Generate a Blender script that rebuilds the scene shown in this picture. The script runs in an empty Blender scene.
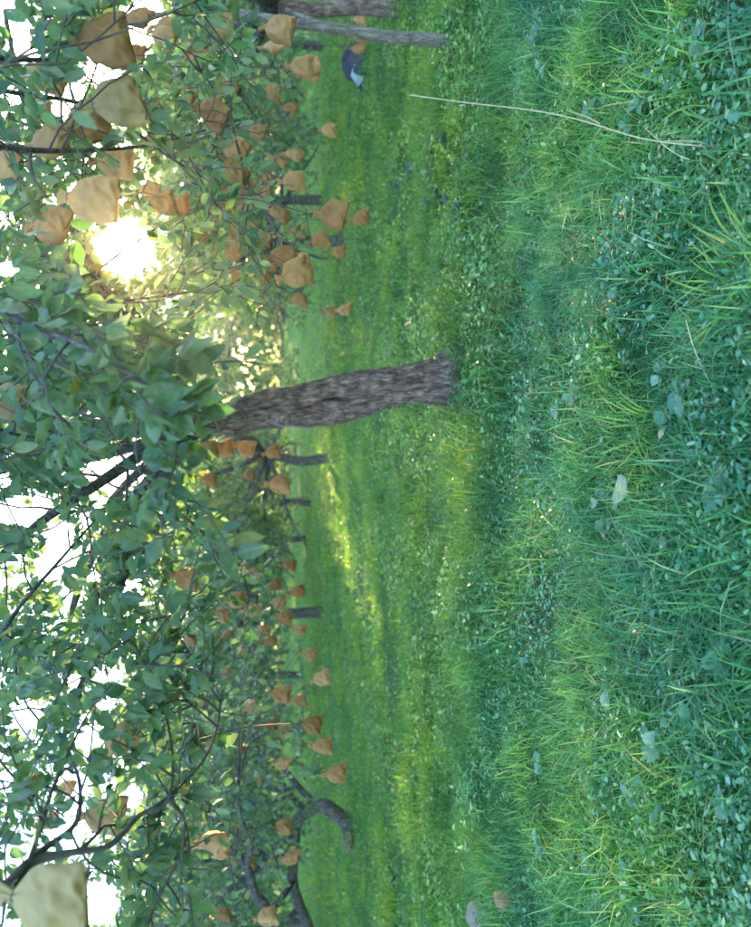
import bpy, math, random
import numpy as np
from mathutils import Vector, Matrix, noise as mnoise

R = math.radians
sc = bpy.context.scene
col = sc.collection

# ------------------------------------------------------------------ camera (phone held on its side: world up is image left)
PITCH, FPX, CAMZ = 8.1, 803.0, 1.5
cp, sp = math.cos(R(PITCH)), math.sin(R(PITCH))
CAM = Vector((0, 0, CAMZ))
FWD, RIGHT, UP = Vector((0, cp, -sp)), Vector((1, 0, 0)), Vector((0, sp, cp))
cam_data = bpy.data.cameras.new('camera')
cam = bpy.data.objects.new('camera', cam_data)
col.objects.link(cam)
cam_data.sensor_fit = 'VERTICAL'
cam_data.sensor_height = 24.0
cam_data.lens = 24.0 * FPX / 927.0
cam_data.clip_start = 0.05
cam_data.clip_end = 4000
cam_data.dof.use_dof = True
cam_data.dof.focus_distance = 3.3
cam_data.dof.aperture_fstop = 1.5
m = Matrix.Identity(4)
for i, ax in enumerate((-UP, RIGHT, -FWD)):
    for r in range(3):
        m[r][i] = ax[r]
m.translation = CAM
cam.matrix_world = m
sc.camera = cam


def at(x, y, depth):
    """a point of the place seen at photo pixel (x, y), depth metres ahead"""
    u, v = 927.0 - y, x
    return CAM + (FWD + RIGHT * ((u - 463.5) / FPX) + UP * ((375.5 - v) / FPX)) * depth


# ------------------------------------------------------------------ sky, sun, exposure
SUN_DIR = (at(125, 250, 1.0) - CAM).normalized()
SUN_EL = math.asin(SUN_DIR.z)
SUN_AZ = math.atan2(SUN_DIR.x, SUN_DIR.y)
world = bpy.data.worlds.new('World')
sc.world = world
world.use_nodes = True
wn = world.node_tree
bg = wn.nodes['Background']
sky = wn.nodes.new('ShaderNodeTexSky')
sky.sky_type = 'NISHITA'
sky.sun_disc = False
sky.sun_elevation = SUN_EL
sky.sun_rotation = SUN_AZ
sky.altitude = 300
sky.air_density = 1.0
sky.dust_density = 1.2
sky.ozone_density = 2.0
wn.links.new(sky.outputs[0], bg.inputs[0])
bg.inputs[1].default_value = 0.15
sun_data = bpy.data.lights.new('sun', 'SUN')
sun_data.energy = 3.4
sun_data.angle = R(0.5)
sun_data.color = (1.0, 0.70, 0.30)
sun = bpy.data.objects.new('sun', sun_data)
col.objects.link(sun)
sun.rotation_euler = SUN_DIR.to_track_quat('Z', 'Y').to_euler()
sc.view_settings.view_transform = 'Standard'
sc.view_settings.look = 'None'
sc.view_settings.gamma = 1
sc.view_settings.exposure = 3.4
sc.cycles.max_bounces = 6
sc.cycles.diffuse_bounces = 4
sc.cycles.glossy_bounces = 2
sc.cycles.transmission_bounces = 4
sc.cycles.sample_clamp_indirect = 8


# ------------------------------------------------------------------ small helpers
def srgb(r, g, b):
    f = lambda c: (c / 255 / 12.92) if c / 255 < 0.04045 else ((c / 255 + 0.055) / 1.055) ** 2.4
    return (f(r), f(g), f(b), 1.0)


def tag(o, label=None, cat=None, group=None, kind=None):
    if label: o['label'] = label
    if cat: o['category'] = cat
    if group: o['group'] = group
    if kind: o['kind'] = kind
    return o


def empty(name, loc):
    o = bpy.data.objects.new(name, None)
    o.empty_display_size = 0.1
    col.objects.link(o)
    o.location = loc
    return o


def put(name, mesh, parent=None, mat=None, loc=None):
    o = bpy.data.objects.new(name, mesh)
    col.objects.link(o)
    if mat is not None and not mesh.materials:
        mesh.materials.append(mat)
    if parent is not None:
        o.parent = parent
    if loc is not None:
        o.location = loc
    return o


def tri_mesh(name, V, T, smooth=False):
    V = np.asarray(V, dtype=np.float32).reshape(-1, 3)
    T = np.asarray(T, dtype=np.int32).reshape(-1, 3)
    me = bpy.data.meshes.new(name)
    me.vertices.add(len(V))
    me.vertices.foreach_set('co', V.ravel())
    me.loops.add(T.size)
    me.loops.foreach_set('vertex_index', T.ravel())
    me.polygons.add(len(T))
    me.polygons.foreach_set('loop_start', np.arange(0, T.size, 3, dtype=np.int32))
    me.polygons.foreach_set('use_smooth', np.full(len(T), smooth, dtype=bool))
    me.update(calc_edges=True)
    return me


def unit(a):
    return a / np.maximum(np.linalg.norm(a, axis=-1, keepdims=True), 1e-9)


class MB:
    """collects triangles"""
    def __init__(self):
        self.V, self.T, self.n = [], [], 0

    def add(self, V, T):
        V = np.asarray(V, float).reshape(-1, 3)
        self.V.append(V)
        self.T.append(np.asarray(T, int).reshape(-1, 3) + self.n)
        self.n += len(V)

    def tube(self, pts, rad, sides=6, cap=True):
        P = np.array([tuple(p) for p in pts], float)
        rad = np.broadcast_to(np.asarray(rad, float), (len(P),))
        tan = unit(np.gradient(P, axis=0))
        ref = np.array([0.31, 0.17, 0.93])
        if abs(tan[0] @ ref) > 0.9: ref = np.array([0.9, 0.3, 0.1])
        ang = np.linspace(0, 2 * math.pi, sides, endpoint=False)
        rings = []
        for p, t, r in zip(P, tan, rad):
            a = ref - t * (ref @ t); a /= np.linalg.norm(a)
            ref = a
            b = np.cross(t, a)
            rings.append(p + r * (np.cos(ang)[:, None] * a + np.sin(ang)[:, None] * b))
        V = np.concatenate(rings)
        T = []
        for i in range(len(P) - 1):
            for j in range(sides):
                a, b = i * sides + j, i * sides + (j + 1) % sides
                c, d = a + sides, b + sides
                T += [(a, b, d), (a, d, c)]
        if cap:
            k = (len(P) - 1) * sides
            for j in range(1, sides - 1):
                T.append((k, k + j, k + j + 1))
                T.append((0, j + 1, j))
        self.add(V, T)

    def mesh(self, name, smooth=True):
        if not self.V:
            return tri_mesh(name, np.zeros((0, 3)), np.zeros((0, 3), int))
        return tri_mesh(name, np.concatenate(self.V), np.concatenate(self.T), smooth)


def ground_z(x, y):
    x = np.asarray(x, float); y = np.asarray(y, float)
    near = np.clip((60 - y) / 40, 0, 1)
    z = 0.035 * np.sin(1.1 * x + 0.7 * y) + 0.03 * np.sin(2.3 * y - 0.9 * x + 1.3) + 0.05 * np.sin(0.45 * y + 0.2 * x)
    z = z + 0.02 * np.exp(-((y - 5.35 - 0.12 * x) / 0.5) ** 2) - 0.03 * np.exp(-((y - 4.7 - 0.12 * x) / 0.3) ** 2)
    z = z + 0.022 * np.sin(5.1 * x + 2.2 * y + 1.0) * np.sin(4.3 * y - 1.7 * x) + 0.02 * np.sin(8.7 * x - 3.1 * y) * np.sin(7.3 * y + 2.0 * x + 2.0)
    for (tx, ty, h) in ((0.61, 6.2, 0.07), (4.9, 8.6, 0.08), (-5.9, 13.0, 0.1)):
        z = z + h * np.exp(-((x - tx) ** 2 + (y - ty) ** 2) / 0.5)
    return z * near


def ground_at(x, y):
    """where the sight line through photo pixel (x, y) meets the ground"""
    d = at(x, y, 1.0) - CAM
    t = 1.0
    for _ in range(4000):
        p = CAM + d * t
        if p.z <= float(ground_z(p.x, p.y)): return p
        t += 0.005 + t * 0.001
    return CAM + d * t


# ------------------------------------------------------------------ materials
def new_mat(name):
    mt = bpy.data.materials.new(name)
    mt.use_nodes = True
    nt = mt.node_tree
    nt.nodes.clear()
    out = nt.nodes.new('ShaderNodeOutputMaterial')
    return mt, nt, out


def N(nt, typ, **kw):
    n = nt.nodes.new(typ)
    for k, v in kw.items():
        setattr(n, k, v)
    return n


def ramp(nt, stops, fac=None, interp='LINEAR'):
    r = nt.nodes.new('ShaderNodeValToRGB')
    r.color_ramp.interpolation = interp
    el = r.color_ramp.elements
    while len(el) < len(stops): el.new(0.5)
    for e, (p, c) in zip(el, stops):
        e.position = p
        e.color = c if len(c) == 4 else (*c, 1)
    if fac is not None: nt.links.new(fac, r.inputs[0])
    return r.outputs[0]


def mix(nt, a, b, fac, mode='MIX'):
    n = nt.nodes.new('ShaderNodeMix')
    n.data_type = 'RGBA'
    n.blend_type = mode
    for s, v in ((n.inputs[6], a), (n.inputs[7], b), (n.inputs[0], fac)):
        if hasattr(v, 'is_linked'): nt.links.new(v, s)
        elif isinstance(v, (int, float)): s.default_value = v
        else: s.default_value = v if len(v) == 4 else (*v, 1)
    return n.outputs[2]


def math_n(nt, op, a, b=0.0):
    n = nt.nodes.new('ShaderNodeMath')
    n.operation = op
    for s, v in ((n.inputs[0], a), (n.inputs[1], b)):
        if hasattr(v, 'is_linked'): nt.links.new(v, s)
        else: s.default_value = v
    return n.outputs[0]


def noise_tex(nt, scale, detail=3, vec=None, rough=0.55):
    n = nt.nodes.new('ShaderNodeTexNoise')
    n.inputs['Scale'].default_value = scale
    n.inputs['Detail'].default_value = detail
    n.inputs['Roughness'].default_value = rough
    if vec is not None: nt.links.new(vec, n.inputs['Vector'])
    return n.outputs['Fac']


def leafy_shader(nt, out, colour, rough, transl, tcol_gain=(1.25, 1.45, 0.6), spec=0.5):
    b = N(nt, 'ShaderNodeBsdfPrincipled')
    nt.links.new(colour, b.inputs['Base Color'])
    b.inputs['Roughness'].default_value = rough
    b.inputs['Specular IOR Level'].default_value = spec
    tr = N(nt, 'ShaderNodeBsdfTranslucent')
    tc = mix(nt, colour, (*tcol_gain, 1), 1.0, 'MULTIPLY')
    nt.links.new(tc, tr.inputs['Color'])
    ms = N(nt, 'ShaderNodeMixShader')
    ms.inputs[0].default_value = transl
    nt.links.new(b.outputs[0], ms.inputs[1])
    nt.links.new(tr.outputs[0], ms.inputs[2])
    nt.links.new(ms.outputs[0], out.inputs['Surface'])


def mat_leaf(name, stops, under, rough=0.38, transl=0.34):
    mt, nt, out = new_mat(name)
    g = N(nt, 'ShaderNodeNewGeometry')
    oi = N(nt, 'ShaderNodeObjectInfo')
    f = math_n(nt, 'FRACT', math_n(nt, 'ADD', g.outputs['Random Per Island'], oi.outputs['Random']))
    c = ramp(nt, stops, f)
    c = mix(nt, c, under, math_n(nt, 'MULTIPLY', g.outputs['Backfacing'], 0.6))
    leafy_shader(nt, out, c, rough, transl)
    return mt


M = {}
LEAF_STOPS = [(0.0, (0.045, 0.105, 0.060)), (0.35, (0.065, 0.14, 0.075)), (0.7, (0.085, 0.18, 0.075)),
              (0.92, (0.12, 0.23, 0.07)), (0.985, (0.22, 0.2, 0.06)), (1.0, (0.28, 0.16, 0.055))]
M['leaf'] = mat_leaf('apple_leaf', LEAF_STOPS, (0.22, 0.3, 0.24, 1), 0.36, 0.4)
M['single_leaf'] = mat_leaf('single_leaf', LEAF_STOPS, (0.22, 0.3, 0.24, 1), 0.36, 0.4)


def add_veins(mt, amount=0.5):
    nt = mt.node_tree
    b = [n for n in nt.nodes if n.type == 'BSDF_PRINCIPLED'][0]
    src = b.inputs['Base Color'].links[0].from_socket
    tc = N(nt, 'ShaderNodeTexCoord'); sep = N(nt, 'ShaderNodeSeparateXYZ'); nt.links.new(tc.outputs['Object'], sep.inputs[0])
    ay = math_n(nt, 'ABSOLUTE', sep.outputs['Y'])
    rib = ramp(nt, [(0.012, (1, 1, 1)), (0.03, (0, 0, 0))], ay)
    w = math_n(nt, 'SINE', math_n(nt, 'MULTIPLY', math_n(nt, 'SUBTRACT', sep.outputs['X'], math_n(nt, 'MULTIPLY', ay, 0.8)), 62.0))
    vein = ramp(nt, [(0.8, (0, 0, 0)), (1.0, (0.6, 0.6, 0.6))], w)
    blot = noise_tex(nt, 5.0, 4, tc.outputs['Object'])
    f = math_n(nt, 'MULTIPLY', math_n(nt, 'MAXIMUM', rib, vein), amount)
    c = mix(nt, src, (0.24, 0.34, 0.2, 1), f)
    c = mix(nt, c, ramp(nt, [(0.35, (0.7, 0.72, 0.7)), (0.65, (1.15, 1.12, 1.1))], blot), 1.0, 'MULTIPLY')
    nt.links.new(c, b.inputs['Base Color'])


add_veins(M['single_leaf'])
M['far_leaf'] = mat_leaf('far_leaf', [(0.0, (0.055, 0.12, 0.06)), (0.5, (0.08, 0.17, 0.075)), (1.0, (0.12, 0.24, 0.085))], (0.17, 0.24, 0.16, 1), 0.42, 0.38)


def mat_ground_leaf(name, near, far, rough, transl, spec=0.5):
    """grass and weed colours drift from place to place"""
    mt, nt, out = new_mat(name)
    g = N(nt, 'ShaderNodeNewGeometry')
    pos = g.outputs['Position']
    sep = N(nt, 'ShaderNodeSeparateXYZ')
    nt.links.new(pos, sep.inputs[0])
    mid = noise_tex(nt, 2.2, 2, pos)
    # low blue-green weeds in the near strip, yellower mown grass beyond about 5 m
    edge = math_n(nt, 'ADD', sep.outputs['Y'], math_n(nt, 'MULTIPLY', math_n(nt, 'SUBTRACT', mid, 0.5), 3.0))
    mr = N(nt, 'ShaderNodeMapRange')
    nt.links.new(edge, mr.inputs[0])
    mr.inputs[1].default_value, mr.inputs[2].default_value = 4.3, 5.4
    isl = g.outputs['Random Per Island']
    cn = ramp(nt, near, isl)
    cf = ramp(nt, far, isl)
    c = mix(nt, cn, cf, mr.outputs[0])
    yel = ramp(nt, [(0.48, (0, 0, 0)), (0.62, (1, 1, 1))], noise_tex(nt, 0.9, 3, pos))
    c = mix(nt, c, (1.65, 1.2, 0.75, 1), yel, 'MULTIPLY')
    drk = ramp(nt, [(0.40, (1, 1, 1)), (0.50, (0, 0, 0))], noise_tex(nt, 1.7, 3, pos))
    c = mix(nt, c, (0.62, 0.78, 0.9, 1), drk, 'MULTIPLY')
    leafy_shader(nt, out, c, rough, transl, spec=spec)
    return mt


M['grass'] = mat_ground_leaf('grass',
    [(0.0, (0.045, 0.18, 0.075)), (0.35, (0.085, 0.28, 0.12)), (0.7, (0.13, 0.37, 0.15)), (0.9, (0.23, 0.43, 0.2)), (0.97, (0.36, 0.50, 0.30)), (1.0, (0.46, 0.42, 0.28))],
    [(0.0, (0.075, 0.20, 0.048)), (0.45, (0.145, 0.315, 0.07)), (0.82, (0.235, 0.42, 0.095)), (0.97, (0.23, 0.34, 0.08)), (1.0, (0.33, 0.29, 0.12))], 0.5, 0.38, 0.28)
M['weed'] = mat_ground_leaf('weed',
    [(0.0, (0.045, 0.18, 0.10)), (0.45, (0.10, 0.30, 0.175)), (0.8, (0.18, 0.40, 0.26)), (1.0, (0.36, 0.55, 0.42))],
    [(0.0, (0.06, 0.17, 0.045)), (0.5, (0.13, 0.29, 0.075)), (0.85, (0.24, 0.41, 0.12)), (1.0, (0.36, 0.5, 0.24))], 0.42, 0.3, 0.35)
M['lime_grass'] = mat_leaf('lime_grass', [(0, (0.2, 0.40, 0.07)), (0.6, (0.3, 0.50, 0.085)), (1, (0.40, 0.55, 0.13))], (0.3, 0.48, 0.1, 1), 0.4, 0.36)
M['blue_weed'] = mat_leaf('blue_weed', [(0, (0.11, 0.28, 0.19)), (0.6, (0.17, 0.36, 0.25)), (1, (0.28, 0.47, 0.35))], (0.3, 0.47, 0.36, 1), 0.38, 0.25)
M['pale_leaf'] = mat_leaf('pale_leaf', [(0, (0.2, 0.34, 0.22)), (1, (0.28, 0.40, 0.28))], (0.3, 0.41, 0.31, 1), 0.55, 0.2)


def mat_soil():
    mt, nt, out = new_mat('soil')
    g = N(nt, 'ShaderNodeNewGeometry')
    a = noise_tex(nt, 3.0, 6, g.outputs['Position'])
    b_ = noise_tex(nt, 40.0, 4, g.outputs['Position'])
    sep = N(nt, 'ShaderNodeSeparateXYZ'); nt.links.new(g.outputs['Position'], sep.inputs[0])
    soil = ramp(nt, [(0.3, (0.03, 0.07, 0.03)), (0.7, (0.06, 0.11, 0.045))], b_)
    green = ramp(nt, [(0.3, (0.04, 0.11, 0.035)), (0.7, (0.09, 0.19, 0.05))], b_)
    near = mix(nt, soil, green, ramp(nt, [(0.35, (0, 0, 0)), (0.6, (1, 1, 1))], a))
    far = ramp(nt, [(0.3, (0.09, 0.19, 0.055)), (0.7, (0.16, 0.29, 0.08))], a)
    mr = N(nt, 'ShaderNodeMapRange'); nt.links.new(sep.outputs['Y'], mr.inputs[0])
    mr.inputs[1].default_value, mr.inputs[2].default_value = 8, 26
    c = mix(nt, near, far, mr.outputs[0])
    b = N(nt, 'ShaderNodeBsdfPrincipled')
    nt.links.new(c, b.inputs['Base Color'])
    b.inputs['Roughness'].default_value = 1.0
    b.inputs['Specular IOR Level'].default_value = 0.05
    bp = N(nt, 'ShaderNodeBump'); bp.inputs['Strength'].default_value = 0.7; bp.inputs['Distance'].default_value = 0.03
    nt.links.new(b_, bp.inputs['Height']); nt.links.new(bp.outputs[0], b.inputs['Normal'])
    nt.links.new(b.outputs[0], out.inputs['Surface'])
    return mt


def mat_bark(name, dark, mid, pale, moss=0.25, scale=1.0, stretch=0.22):
    mt, nt, out = new_mat(name)
    tc = N(nt, 'ShaderNodeTexCoord')
    mp = N(nt, 'ShaderNodeMapping'); mp.inputs['Scale'].default_value = (1, 1, stretch)
    nt.links.new(tc.outputs['Object'], mp.inputs['Vector'])
    a = noise_tex(nt, 26 * scale, 6, mp.outputs[0], 0.65)
    bch = noise_tex(nt, 7 * scale, 4, tc.outputs['Object'])
    vo = N(nt, 'ShaderNodeTexVoronoi', feature='DISTANCE_TO_EDGE'); vo.inputs['Scale'].default_value = 22 * scale
    wob = N(nt, 'ShaderNodeTexNoise'); wob.inputs['Scale'].default_value = 9 * scale; wob.inputs['Detail'].default_value = 4
    nt.links.new(mp.outputs[0], wob.inputs['Vector'])
    va = N(nt, 'ShaderNodeVectorMath', operation='MULTIPLY_ADD')
    nt.links.new(wob.outputs['Color'], va.inputs[0]); va.inputs[1].default_value = (0.16, 0.16, 0.16); nt.links.new(mp.outputs[0], va.inputs[2])
    nt.links.new(va.outputs[0], vo.inputs['Vector'])
    c = ramp(nt, [(0.30, dark), (0.52, mid), (0.72, pale)], a)
    c = mix(nt, c, dark, ramp(nt, [(0.0, (0.6, 0.6, 0.6)), (0.07, (0, 0, 0))], vo.outputs['Distance']))
    lich = ramp(nt, [(0.56, (0, 0, 0)), (0.68, (1, 1, 1))], bch)
    c = mix(nt, c, pale, math_n(nt, 'MULTIPLY', lich, 0.6))
    ms = ramp(nt, [(0.28, (1, 1, 1)), (0.42, (0, 0, 0))], bch)
    c = mix(nt, c, (0.06, 0.08, 0.045, 1), math_n(nt, 'MULTIPLY', ms, moss))
    b = N(nt, 'ShaderNodeBsdfPrincipled')
    nt.links.new(c, b.inputs['Base Color'])
    b.inputs['Roughness'].default_value = 0.85
    h = math_n(nt, 'ADD', a, math_n(nt, 'MULTIPLY', math_n(nt, 'MINIMUM', vo.outputs['Distance'], 0.12), 4.0))
    bp = N(nt, 'ShaderNodeBump'); bp.inputs['Strength'].default_value = 0.9; bp.inputs['Distance'].default_value = 0.02
    nt.links.new(h, bp.inputs['Height']); nt.links.new(bp.outputs[0], b.inputs['Normal'])
    nt.links.new(b.outputs[0], out.inputs['Surface'])
    return mt


def mat_paper(name, a, b_, transl=0.22):
    mt, nt, out = new_mat(name)
    oi = N(nt, 'ShaderNodeObjectInfo')
    tc = N(nt, 'ShaderNodeTexCoord')
    n1 = noise_tex(nt, 14, 5, tc.outputs['Object'])
    c = mix(nt, a, b_, oi.outputs['Random'])
    c = mix(nt, c, ramp(nt, [(0.3, (0.72, 0.66, 0.6)), (0.6, (1, 1, 1))], n1), 0.8, 'MULTIPLY')
    leafy_shader(nt, out, c, 0.7, transl, (1.3, 1.0, 0.6), 0.25)
    b = [n for n in nt.nodes if n.type == 'BSDF_PRINCIPLED'][0]
    bp = N(nt, 'ShaderNodeBump'); bp.inputs['Strength'].default_value = 0.5; bp.inputs['Distance'].default_value = 0.01
    nt.links.new(n1, bp.inputs['Height']); nt.links.new(bp.outputs[0], b.inputs['Normal'])
    return mt


def mat_plain(name, c1, c2, scale=8, rough=0.8):
    mt, nt, out = new_mat(name)
    tc = N(nt, 'ShaderNodeTexCoord')
    n1 = noise_tex(nt, scale, 5, tc.outputs['Object'])
    c = ramp(nt, [(0.3, c1), (0.7, c2)], n1)
    b = N(nt, 'ShaderNodeBsdfPrincipled')
    nt.links.new(c, b.inputs['Base Color'])
    b.inputs['Roughness'].default_value = rough
    bp = N(nt, 'ShaderNodeBump'); bp.inputs['Strength'].default_value = 0.4; bp.inputs['Distance'].default_value = 0.01
    nt.links.new(n1, bp.inputs['Height']); nt.links.new(bp.outputs[0], b.inputs['Normal'])
    nt.links.new(b.outputs[0], out.inputs['Surface'])
    return mt


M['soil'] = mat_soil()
M['bark'] = mat_bark('bark', (0.04, 0.028, 0.026), (0.185, 0.128, 0.112), (0.38, 0.30, 0.285), 0.25, 1.0, 0.33)
M['bark_smooth'] = mat_bark('bark_smooth', (0.035, 0.035, 0.035), (0.085, 0.085, 0.085), (0.2, 0.21, 0.21), 0.3, 0.8, 0.6)
M['twig'] = mat_plain('twig', (0.045, 0.042, 0.038), (0.12, 0.105, 0.095), 30)
M['pole'] = mat_bark('pole_wood', (0.09, 0.08, 0.07), (0.2, 0.18, 0.155), (0.34, 0.31, 0.28), 0.2, 1.6, 0.1)
M['paper'] = mat_paper('kraft_paper', (0.33, 0.18, 0.072, 1), (0.50, 0.32, 0.15, 1))
M['paper_pale'] = mat_paper('pale_kraft_paper', (0.44, 0.34, 0.17, 1), (0.52, 0.42, 0.23, 1), 0.28)
M['wire'] = mat_plain('tie_wire', (0.12, 0.1, 0.08), (0.2, 0.17, 0.13), 20, 0.5)
M['straw'] = mat_plain('dry_straw', (0.45, 0.36, 0.24), (0.66, 0.56, 0.4), 30)
M['stone'] = mat_plain('stone', (0.17, 0.135, 0.11), (0.32, 0.26, 0.22), 22)
M['stone_warm'] = mat_plain('stone_warm', (0.24, 0.12, 0.07), (0.38, 0.22, 0.13), 22)
M['sack'] = mat_plain('navy_sack', (0.012, 0.014, 0.03), (0.03, 0.035, 0.06), 9, 0.6)
M['sack_pale'] = mat_plain('pale_blue_lining', (0.2, 0.3, 0.38), (0.3, 0.42, 0.5), 9, 0.6)

# ------------------------------------------------------------------ ground
rngG = np.random.default_rng(3)


def build_ground():
    xs = np.concatenate([np.linspace(-400, -26, 24)[:-1], np.linspace(-26, -8, 50)[:-1], np.linspace(-8, 8, 120), np.linspace(8, 26, 50)[1:], np.linspace(26, 400, 24)[1:]])
    ys = np.concatenate([np.linspace(-200, -2, 14)[:-1], np.linspace(-2, 14, 120), np.linspace(14, 30, 60)[1:], np.linspace(30, 600, 40)[1:]])
    X, Y = np.meshgrid(xs, ys)
    V = np.stack([X, Y, ground_z(X, Y)], -1).reshape(-1, 3)
    nx, ny = len(xs), len(ys)
    i, j = np.meshgrid(np.arange(nx - 1), np.arange(ny - 1))
    a = (j * nx + i).ravel()
    T = np.concatenate([np.stack([a, a + 1, a + nx + 1], -1), np.stack([a, a + nx + 1, a + nx], -1)])
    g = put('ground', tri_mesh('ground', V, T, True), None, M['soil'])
    tag(g, kind='structure')


build_ground()

# ------------------------------------------------------------------ leaf shapes
# full leaf: midrib fold, pointed oval; (along, across, up)
LEAF8 = np.array([(0, 0, 0), (0.33, 0.26, 0.07), (0.36, 0, -0.01), (0.33, -0.26, 0.07),
                  (0.70, 0.23, 0.03), (0.70, 0, -0.04), (0.70, -0.23, 0.03), (1.0, 0, -0.12)], float)
LEAF8T = np.array([(0, 2, 1), (0, 3, 2), (2, 5, 4), (2, 4, 1), (3, 6, 5), (3, 5, 2), (5, 7, 4), (6, 7, 5)])
LEAF5 = np.array([(0, 0, 0), (0.5, 0.27, 0.06), (0.5, 0, -0.02), (0.5, -0.27, 0.06), (1.0, 0, -0.1)], float)
LEAF5T = np.array([(0, 2, 1), (0, 3, 2), (2, 4, 1), (3, 4, 2)])


def leaf_frame(a, n):
    a = unit(a)
    n = unit(n - a * np.sum(n * a, -1, keepdims=True))
    s = np.cross(n, a)
    return a, s, n


def scatter_leaves(pos, a, n, L, tmpl=LEAF8, tris=LEAF8T, wid=None):
    a, s, n = leaf_frame(a, n)
    w = L if wid is None else wid
    V = (pos[:, None, :] + tmpl[None, :, 0:1] * (a * L[:, None])[:, None, :]
         + tmpl[None, :, 1:2] * (s * w[:, None])[:, None, :] + tmpl[None, :, 2:3] * (n * L[:, None])[:, None, :])
    T = tris[None] + (np.arange(len(pos)) * len(tmpl))[:, None, None]
    return V.reshape(-1, 3), T.reshape(-1, 3)


def leaf_variants(name, mat, k, seed, wid=1.0, wavy=0.02):
    """single leaves: a smooth pointed oval of 40 triangles, folded along the midrib, curled and a little wavy"""
    out = []
    r = np.random.default_rng(seed)
    st = [0.1, 0.27, 0.46, 0.66, 0.85]
    hw = [0.14, 0.245, 0.275, 0.225, 0.115]
    for i in range(k):
        fold, curl, bend, ww = r.uniform(0.1, 0.45), r.uniform(0.05, 0.38), r.uniform(-0.14, 0.14), wid * r.uniform(0.85, 1.15)
        V = [(0, 0, 0)]
        for t, h in zip(st, hw):
            for c in (-1, -0.55, 0, 0.55, 1):
                y = c * h * ww
                V.append((t, y + bend * t * t, abs(y) * fold - curl * t * t + r.normal(0, wavy) * abs(c)))
        V.append((1.0, bend, -curl))
        T = []
        for c in range(4): T.append((0, 1 + c, 2 + c))
        for q in range(4):
            for c in range(4):
                a, b = 1 + q * 5 + c, 2 + q * 5 + c
                T += [(a, a + 5, b), (b, a + 5, b + 5)]
        for c in range(4): T.append((21 + c, 26, 22 + c))
        me = tri_mesh(name, V, T, True)
        me.materials.append(mat)
        out.append(me)
    return out


LEAF_MESHES = leaf_variants('leaf', M['single_leaf'], 8, 11)
add_veins(M['blue_weed'], 0.4); add_veins(M['pale_leaf'], 0.35)
BLUE_MESHES = leaf_variants('weed_leaf', M['blue_weed'], 4, 12, 1.3, 0.03)
M['dark_weed'] = mat_leaf('dark_weed', [(0, (0.05, 0.10, 0.085)), (1, (0.09, 0.16, 0.13))], (0.1, 0.17, 0.15, 1), 0.45, 0.25)
DARK_MESHES = leaf_variants('weed_leaf', M['dark_weed'], 4, 14, 1.2, 0.03)
PALE_MESHES = leaf_variants('fallen_leaf', M['pale_leaf'], 4, 13, 1.1, 0.04)


def frame_matrix(p, a, s, n, L, W=None):
    W = L if W is None else W
    mt = Matrix.Identity(4)
    for r_ in range(3):
        mt[r_][0], mt[r_][1], mt[r_][2], mt[r_][3] = a[r_] * L, s[r_] * W, n[r_] * L, p[r_]
    return mt


# ------------------------------------------------------------------ sun beams kept clear of leaves
SUNV = np.array(SUN_DIR)
BEAMS = [(np.array(CAM), 0.08, 0.020), (np.array((-1.5, 13.2, 0.08)), 0.37, 0.0), (np.array((-2.3, 11.6, 0.05)), 0.15, 0.0)]


# openings between the crowns where the bright sky shows
GAPS = [(np.array(at(x, y, 1.0) - CAM), k) for x, y, k in ((147, 20, .020), (140, 45, .012), (104, 70, .018), (75, 92, .010), (112, 478, .017), (95, 470, .012), (60, 535, .014), (62, 552, .010), (12, 510, .014), (25, 715, .014), (100, 905, .016), (30, 60, .010), (18, 32, .007), (60, 108, .008), (8, 270, .007))]
_r = random.Random(31)
GAPS += [(np.array(at(_r.uniform(0, 135), _r.uniform(440, 800), 1.0) - CAM), _r.uniform(0.005, 0.0105)) for _ in range(20)]


def clear_beams(P, extra=0.0, gaps=True):
    keep = np.ones(len(P), bool)
    for o, r0, grow, dv in [(*b_, SUNV) for b_ in BEAMS] + ([(np.array(CAM), 0.02, k, g / np.linalg.norm(g)) for g, k in GAPS] if gaps else []):
        d = P - o
        t = d @ dv
        q = np.linalg.norm(d - t[:, None] * dv, axis=1)
        keep &= ~((t > 0.3) & (q < extra + r0 + grow * np.maximum(t, 0)))
    return keep


# ------------------------------------------------------------------ trees
def grow(p, d, L, n, rng, lift=0.0, wob=0.15):
    p = np.array(p, float); d = unit(np.array(d, float))
    pts = [p.copy()]
    for _ in range(n):
        d = unit(d + rng.normal(0, wob, 3) + np.array([0, 0, lift]))
        p = p + d * (L / n)
        pts.append(p.copy())
    return np.array(pts)


def smooth_line(pts, k=6):
    P = np.array([tuple(p) for p in pts], float)
    n = len(P)
    if n < 3:
        return np.linspace(P[0], P[-1], k + 1)
    out = []
    for i in range(n - 1):
        p0, p1, p2, p3 = P[max(i - 1, 0)], P[i], P[i + 1], P[min(i + 2, n - 1)]
        for t in np.linspace(0, 1, k, endpoint=False):
            out.append(0.5 * ((2 * p1) + (-p0 + p2) * t + (2 * p0 - 5 * p1 + 4 * p2 - p3) * t * t + (-p0 + 3 * p1 - 3 * p2 + p3) * t ** 3))
    out.append(P[-1])
    return np.array(out)


def along(line, t):
    x = t * (len(line) - 1)
    i = min(int(x), len(line) - 2)
    return line[i] + (line[i + 1] - line[i]) * (x - i), unit(line[i + 1] - line[i])


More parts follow.
